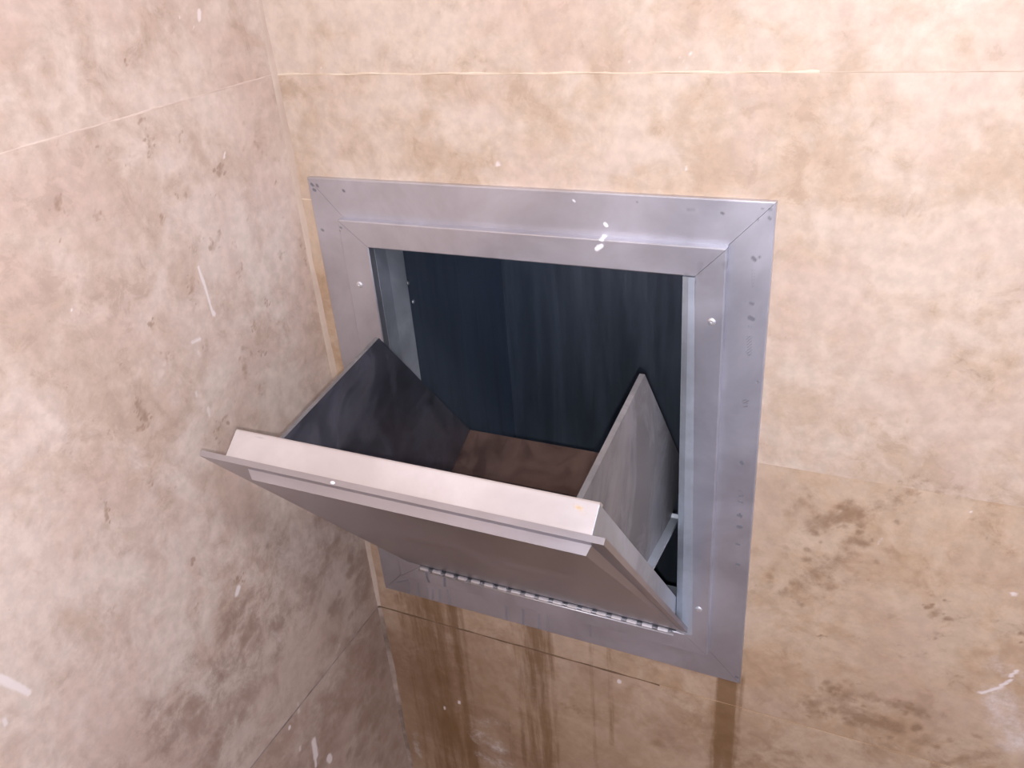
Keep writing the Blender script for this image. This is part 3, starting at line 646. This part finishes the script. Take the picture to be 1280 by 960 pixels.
# ---------------------------------------------------------------- the hatch: hopper door, in door coordinates (x, along the leaf, into the room's wall)
UPV = Vector((0, -math.sin(TH), math.cos(TH))); INV = Vector((0, math.cos(TH), math.sin(TH)))
HP = P(0, HY, HZ)
def D(x, a, n): return HP + Vector((U * x, 0, 0)) + UPV * (U * a) + INV * (U * n)
def dbox(bm, x0, x1, a0, a1, n0, n1):
    return prism(bm, [D(x0, a0, n0), D(x1, a0, n0), D(x1, a1, n0), D(x0, a1, n0)], [D(x0, a0, n1), D(x1, a0, n1), D(x1, a1, n1), D(x0, a1, n1)])

bm = bmesh.new(); dbox(bm, DL, DR, 0.004, DLEN, 0.0, 0.0105)
door = from_bm('hopper_door', bm, 'steel_door', hatch, 0.0012, 3)
# front panel kicked out towards the top, with a folded top edge to pull on
bm = bmesh.new()
xa, xb, ta = DL + 0.095, DR - 0.030, 0.880
front = [D(DL + 0.012, 0.016, -0.0004), D(DR - 0.012, 0.016, -0.0004), D(xb, ta - 0.004, -0.0165), D(xa + 0.012, ta - 0.004, -0.0165)]
back = [D(DL + 0.010, 0.014, 0.002), D(DR - 0.010, 0.014, 0.002), D(xb + 0.006, ta, 0.002), D(xa - 0.004, ta, 0.002)]
prism(bm, front, back)
from_bm('front_panel', bm, 'steel_door', door, 0.0005)
# pan behind the flange
PX0, PX1, PA, PN = 0.143, 0.845, 0.874, 0.065
bm = bmesh.new(); dbox(bm, PX0 + 0.0003, PX1 + 0.0006, 0.045, PA - 0.0012, 0.009, PN - 0.0005)
from_bm('door_pan', bm, 'galvanised', door, 0.001)
bm = bmesh.new(); nx, nn = 160, 14; g = []
for i in range(nx + 1):
    x = PX0 + (PX1 - PX0) * i / nx; row = []
    for j in range(nn + 1):
        n_ = 0.010 + (PN - 0.010) * j / nn
        row.append(bm.verts.new(D(x, PA, n_)))
    row.append(bm.verts.new(D(x, PA - 0.0015, PN + 0.0030)))
    row.append(bm.verts.new(D(x, PA - 0.0060, PN + 0.0045)))
    row.append(bm.verts.new(D(x, PA - 0.0200, PN + 0.0045)))
    row.append(bm.verts.new(D(x, PA - 0.0200, PN - 0.001)))
    row.append(bm.verts.new(D(x, PA - 0.005, 0.010)))
    g.append(row)
m_ = len(g[0])
for i in range(nx):
    for j in range(m_): bm.faces.new((g[i][j], g[i + 1][j], g[i + 1][(j + 1) % m_], g[i][(j + 1) % m_]))
bm.faces.new(g[0][::-1]); bm.faces.new(g[nx])
ret = from_bm('top_return', bm, 'steel_return', door)
me = ret.data; off = base_of(door)
w = np.zeros((len(me.vertices), 4))
for v in me.vertices:
    q = v.co + off - HP; x = q.x / U; n_ = q.dot(INV) / U
    w[v.index, 1] = max(0, 1 - math.hypot((x - 0.815) / 0.014, (n_ - 0.053 + (x - 0.815) * 0.25) / 0.006)) * 1.1
    w[v.index, 1] = max(w[v.index, 1], 0.35 * max(0, 1 - math.hypot((x - 0.825) / 0.02, (n_ - 0.045) / 0.010)))
    w[v.index, 0] = max(0, 0.8 - math.hypot((x - 0.79) / 0.03, (n_ - 0.012) / 0.004), 0.5 - math.hypot((x - 0.2) / 0.04, (n_ - 0.062) / 0.006))
set_wear(me, w)
# specks of white paint on the top lip
for x, a_, n_, r in ((0.40, DLEN, 0.004, 0.0022),):
    bm = bmesh.new(); bmesh.ops.create_icosphere(bm, subdivisions=2, radius=r)
    bmesh.ops.scale(bm, vec=(1.1, 0.7, 0.7), verts=bm.verts); bmesh.ops.translate(bm, vec=D(x, a_, n_), verts=bm.verts)
    from_bm('paint_drop', bm, 'white_paint', door, smooth=True)

# hopper: two side plates and a bent floor plate
HL, HR = 0.2473, 0.813
SIDE = [(0.872, 0.066), (0.695, 0.357), (0.155, 0.352), (0.184, 0.226), (0.350, 0.066)]
def side_plate(x_in, x_out):
    bm = bmesh.new(); fs = prism(bm, [D(x_in, a, n) for a, n in SIDE], [D(x_out, a, n) for a, n in SIDE])
    fs[0].material_index = 1
    for f_ in fs[2:]: f_.material_index = 0
    return from_bm('hopper_side', bm, ['galvanised_dull', 'dirty_inside'], door, 0.0007, 2)
side_plate(HL, HL - 0.009)
side_plate(HR - 0.007, HR + 0.003)
bm = bmesh.new(); th_ = 0.005
fl = [(0.352, 0.0665), (0.186, 0.228), (0.157, 0.352)]
lo = [(a - 0.003, n - 0.004) for a, n in fl]
prism(bm, [D(HL, a, n) for a, n in fl + lo[::-1]], [D(HR - 0.007, a, n) for a, n in fl + lo[::-1]])
from_bm('hopper_floor', bm, 'dirty_floor', door, 0.0004)
# flange turned out along the lower edge of the right side plate, with a stop tab at its end
bm = bmesh.new()
e0, e1 = (0.350, 0.066), (0.184, 0.226); f0, f1 = (0.344, 0.060), (0.178, 0.220)
prism(bm, [D(HR + 0.003, *e0), D(HR + 0.003, *e1), D(HR + 0.003, *f1), D(HR + 0.003, *f0)], [D(HR + 0.020, *e0), D(HR + 0.020, *e1), D(HR + 0.020, *f1), D(HR + 0.020, *f0)])
from_bm('side_flange', bm, 'galvanised', door, 0.0005)
bm = bmesh.new()
dbox(bm, HR + 0.003, HR + 0.028, 0.176, 0.188, 0.222, 0.232)
from_bm('stop_tab', bm, 'galvanised', door, 0.0006)

# ---------------------------------------------------------------- piano hinge
HX0, HX1 = 0.151, 0.840
hy, hz = HY - 0.0076, HZ - 0.0015
bm = bmesh.new(); box(bm, P(HX0, -T2 - 0.0030, hz - 0.0105), P(HX1, -T2 - 0.0002, hz - 0.0062))
hinge = from_bm('piano_hinge', bm, 'bright_metal', hatch, 0.0002)
bm = bmesh.new(); tube(bm, P(HX0 + 0.001, hy, hz), P(HX1 - 0.001, hy, hz), U * 0.0030, 10)
from_bm('hinge_pin', bm, 'hinge_pin', hinge, smooth=True)
bm = bmesh.new(); tube(bm, P(HX0 - 0.002, hy - 0.0040, hz - 0.0052), P(HX1 + 0.004, hy - 0.0040, hz - 0.0052), U * 0.0019, 8)
from_bm('hinge_bead', bm, 'bright_metal', hinge, smooth=True)
kn = 18; pitch = (HX1 - HX0) / kn; klen = pitch * 0.64
proto = None
for i in range(kn):
    x0 = HX0 + pitch * i + pitch * 0.1
    if proto is None:
        bm = bmesh.new(); tube(bm, P(x0, hy, hz), P(x0 + klen, hy, hz), U * 0.0066, 12)
        proto = from_bm('hinge_knuckle', bm, 'bright_metal', hinge, 0.0003)
    else:
        k = proto.copy(); COL.objects.link(k); k.parent = hinge
        k.location = (U * pitch * i, 0, 0)
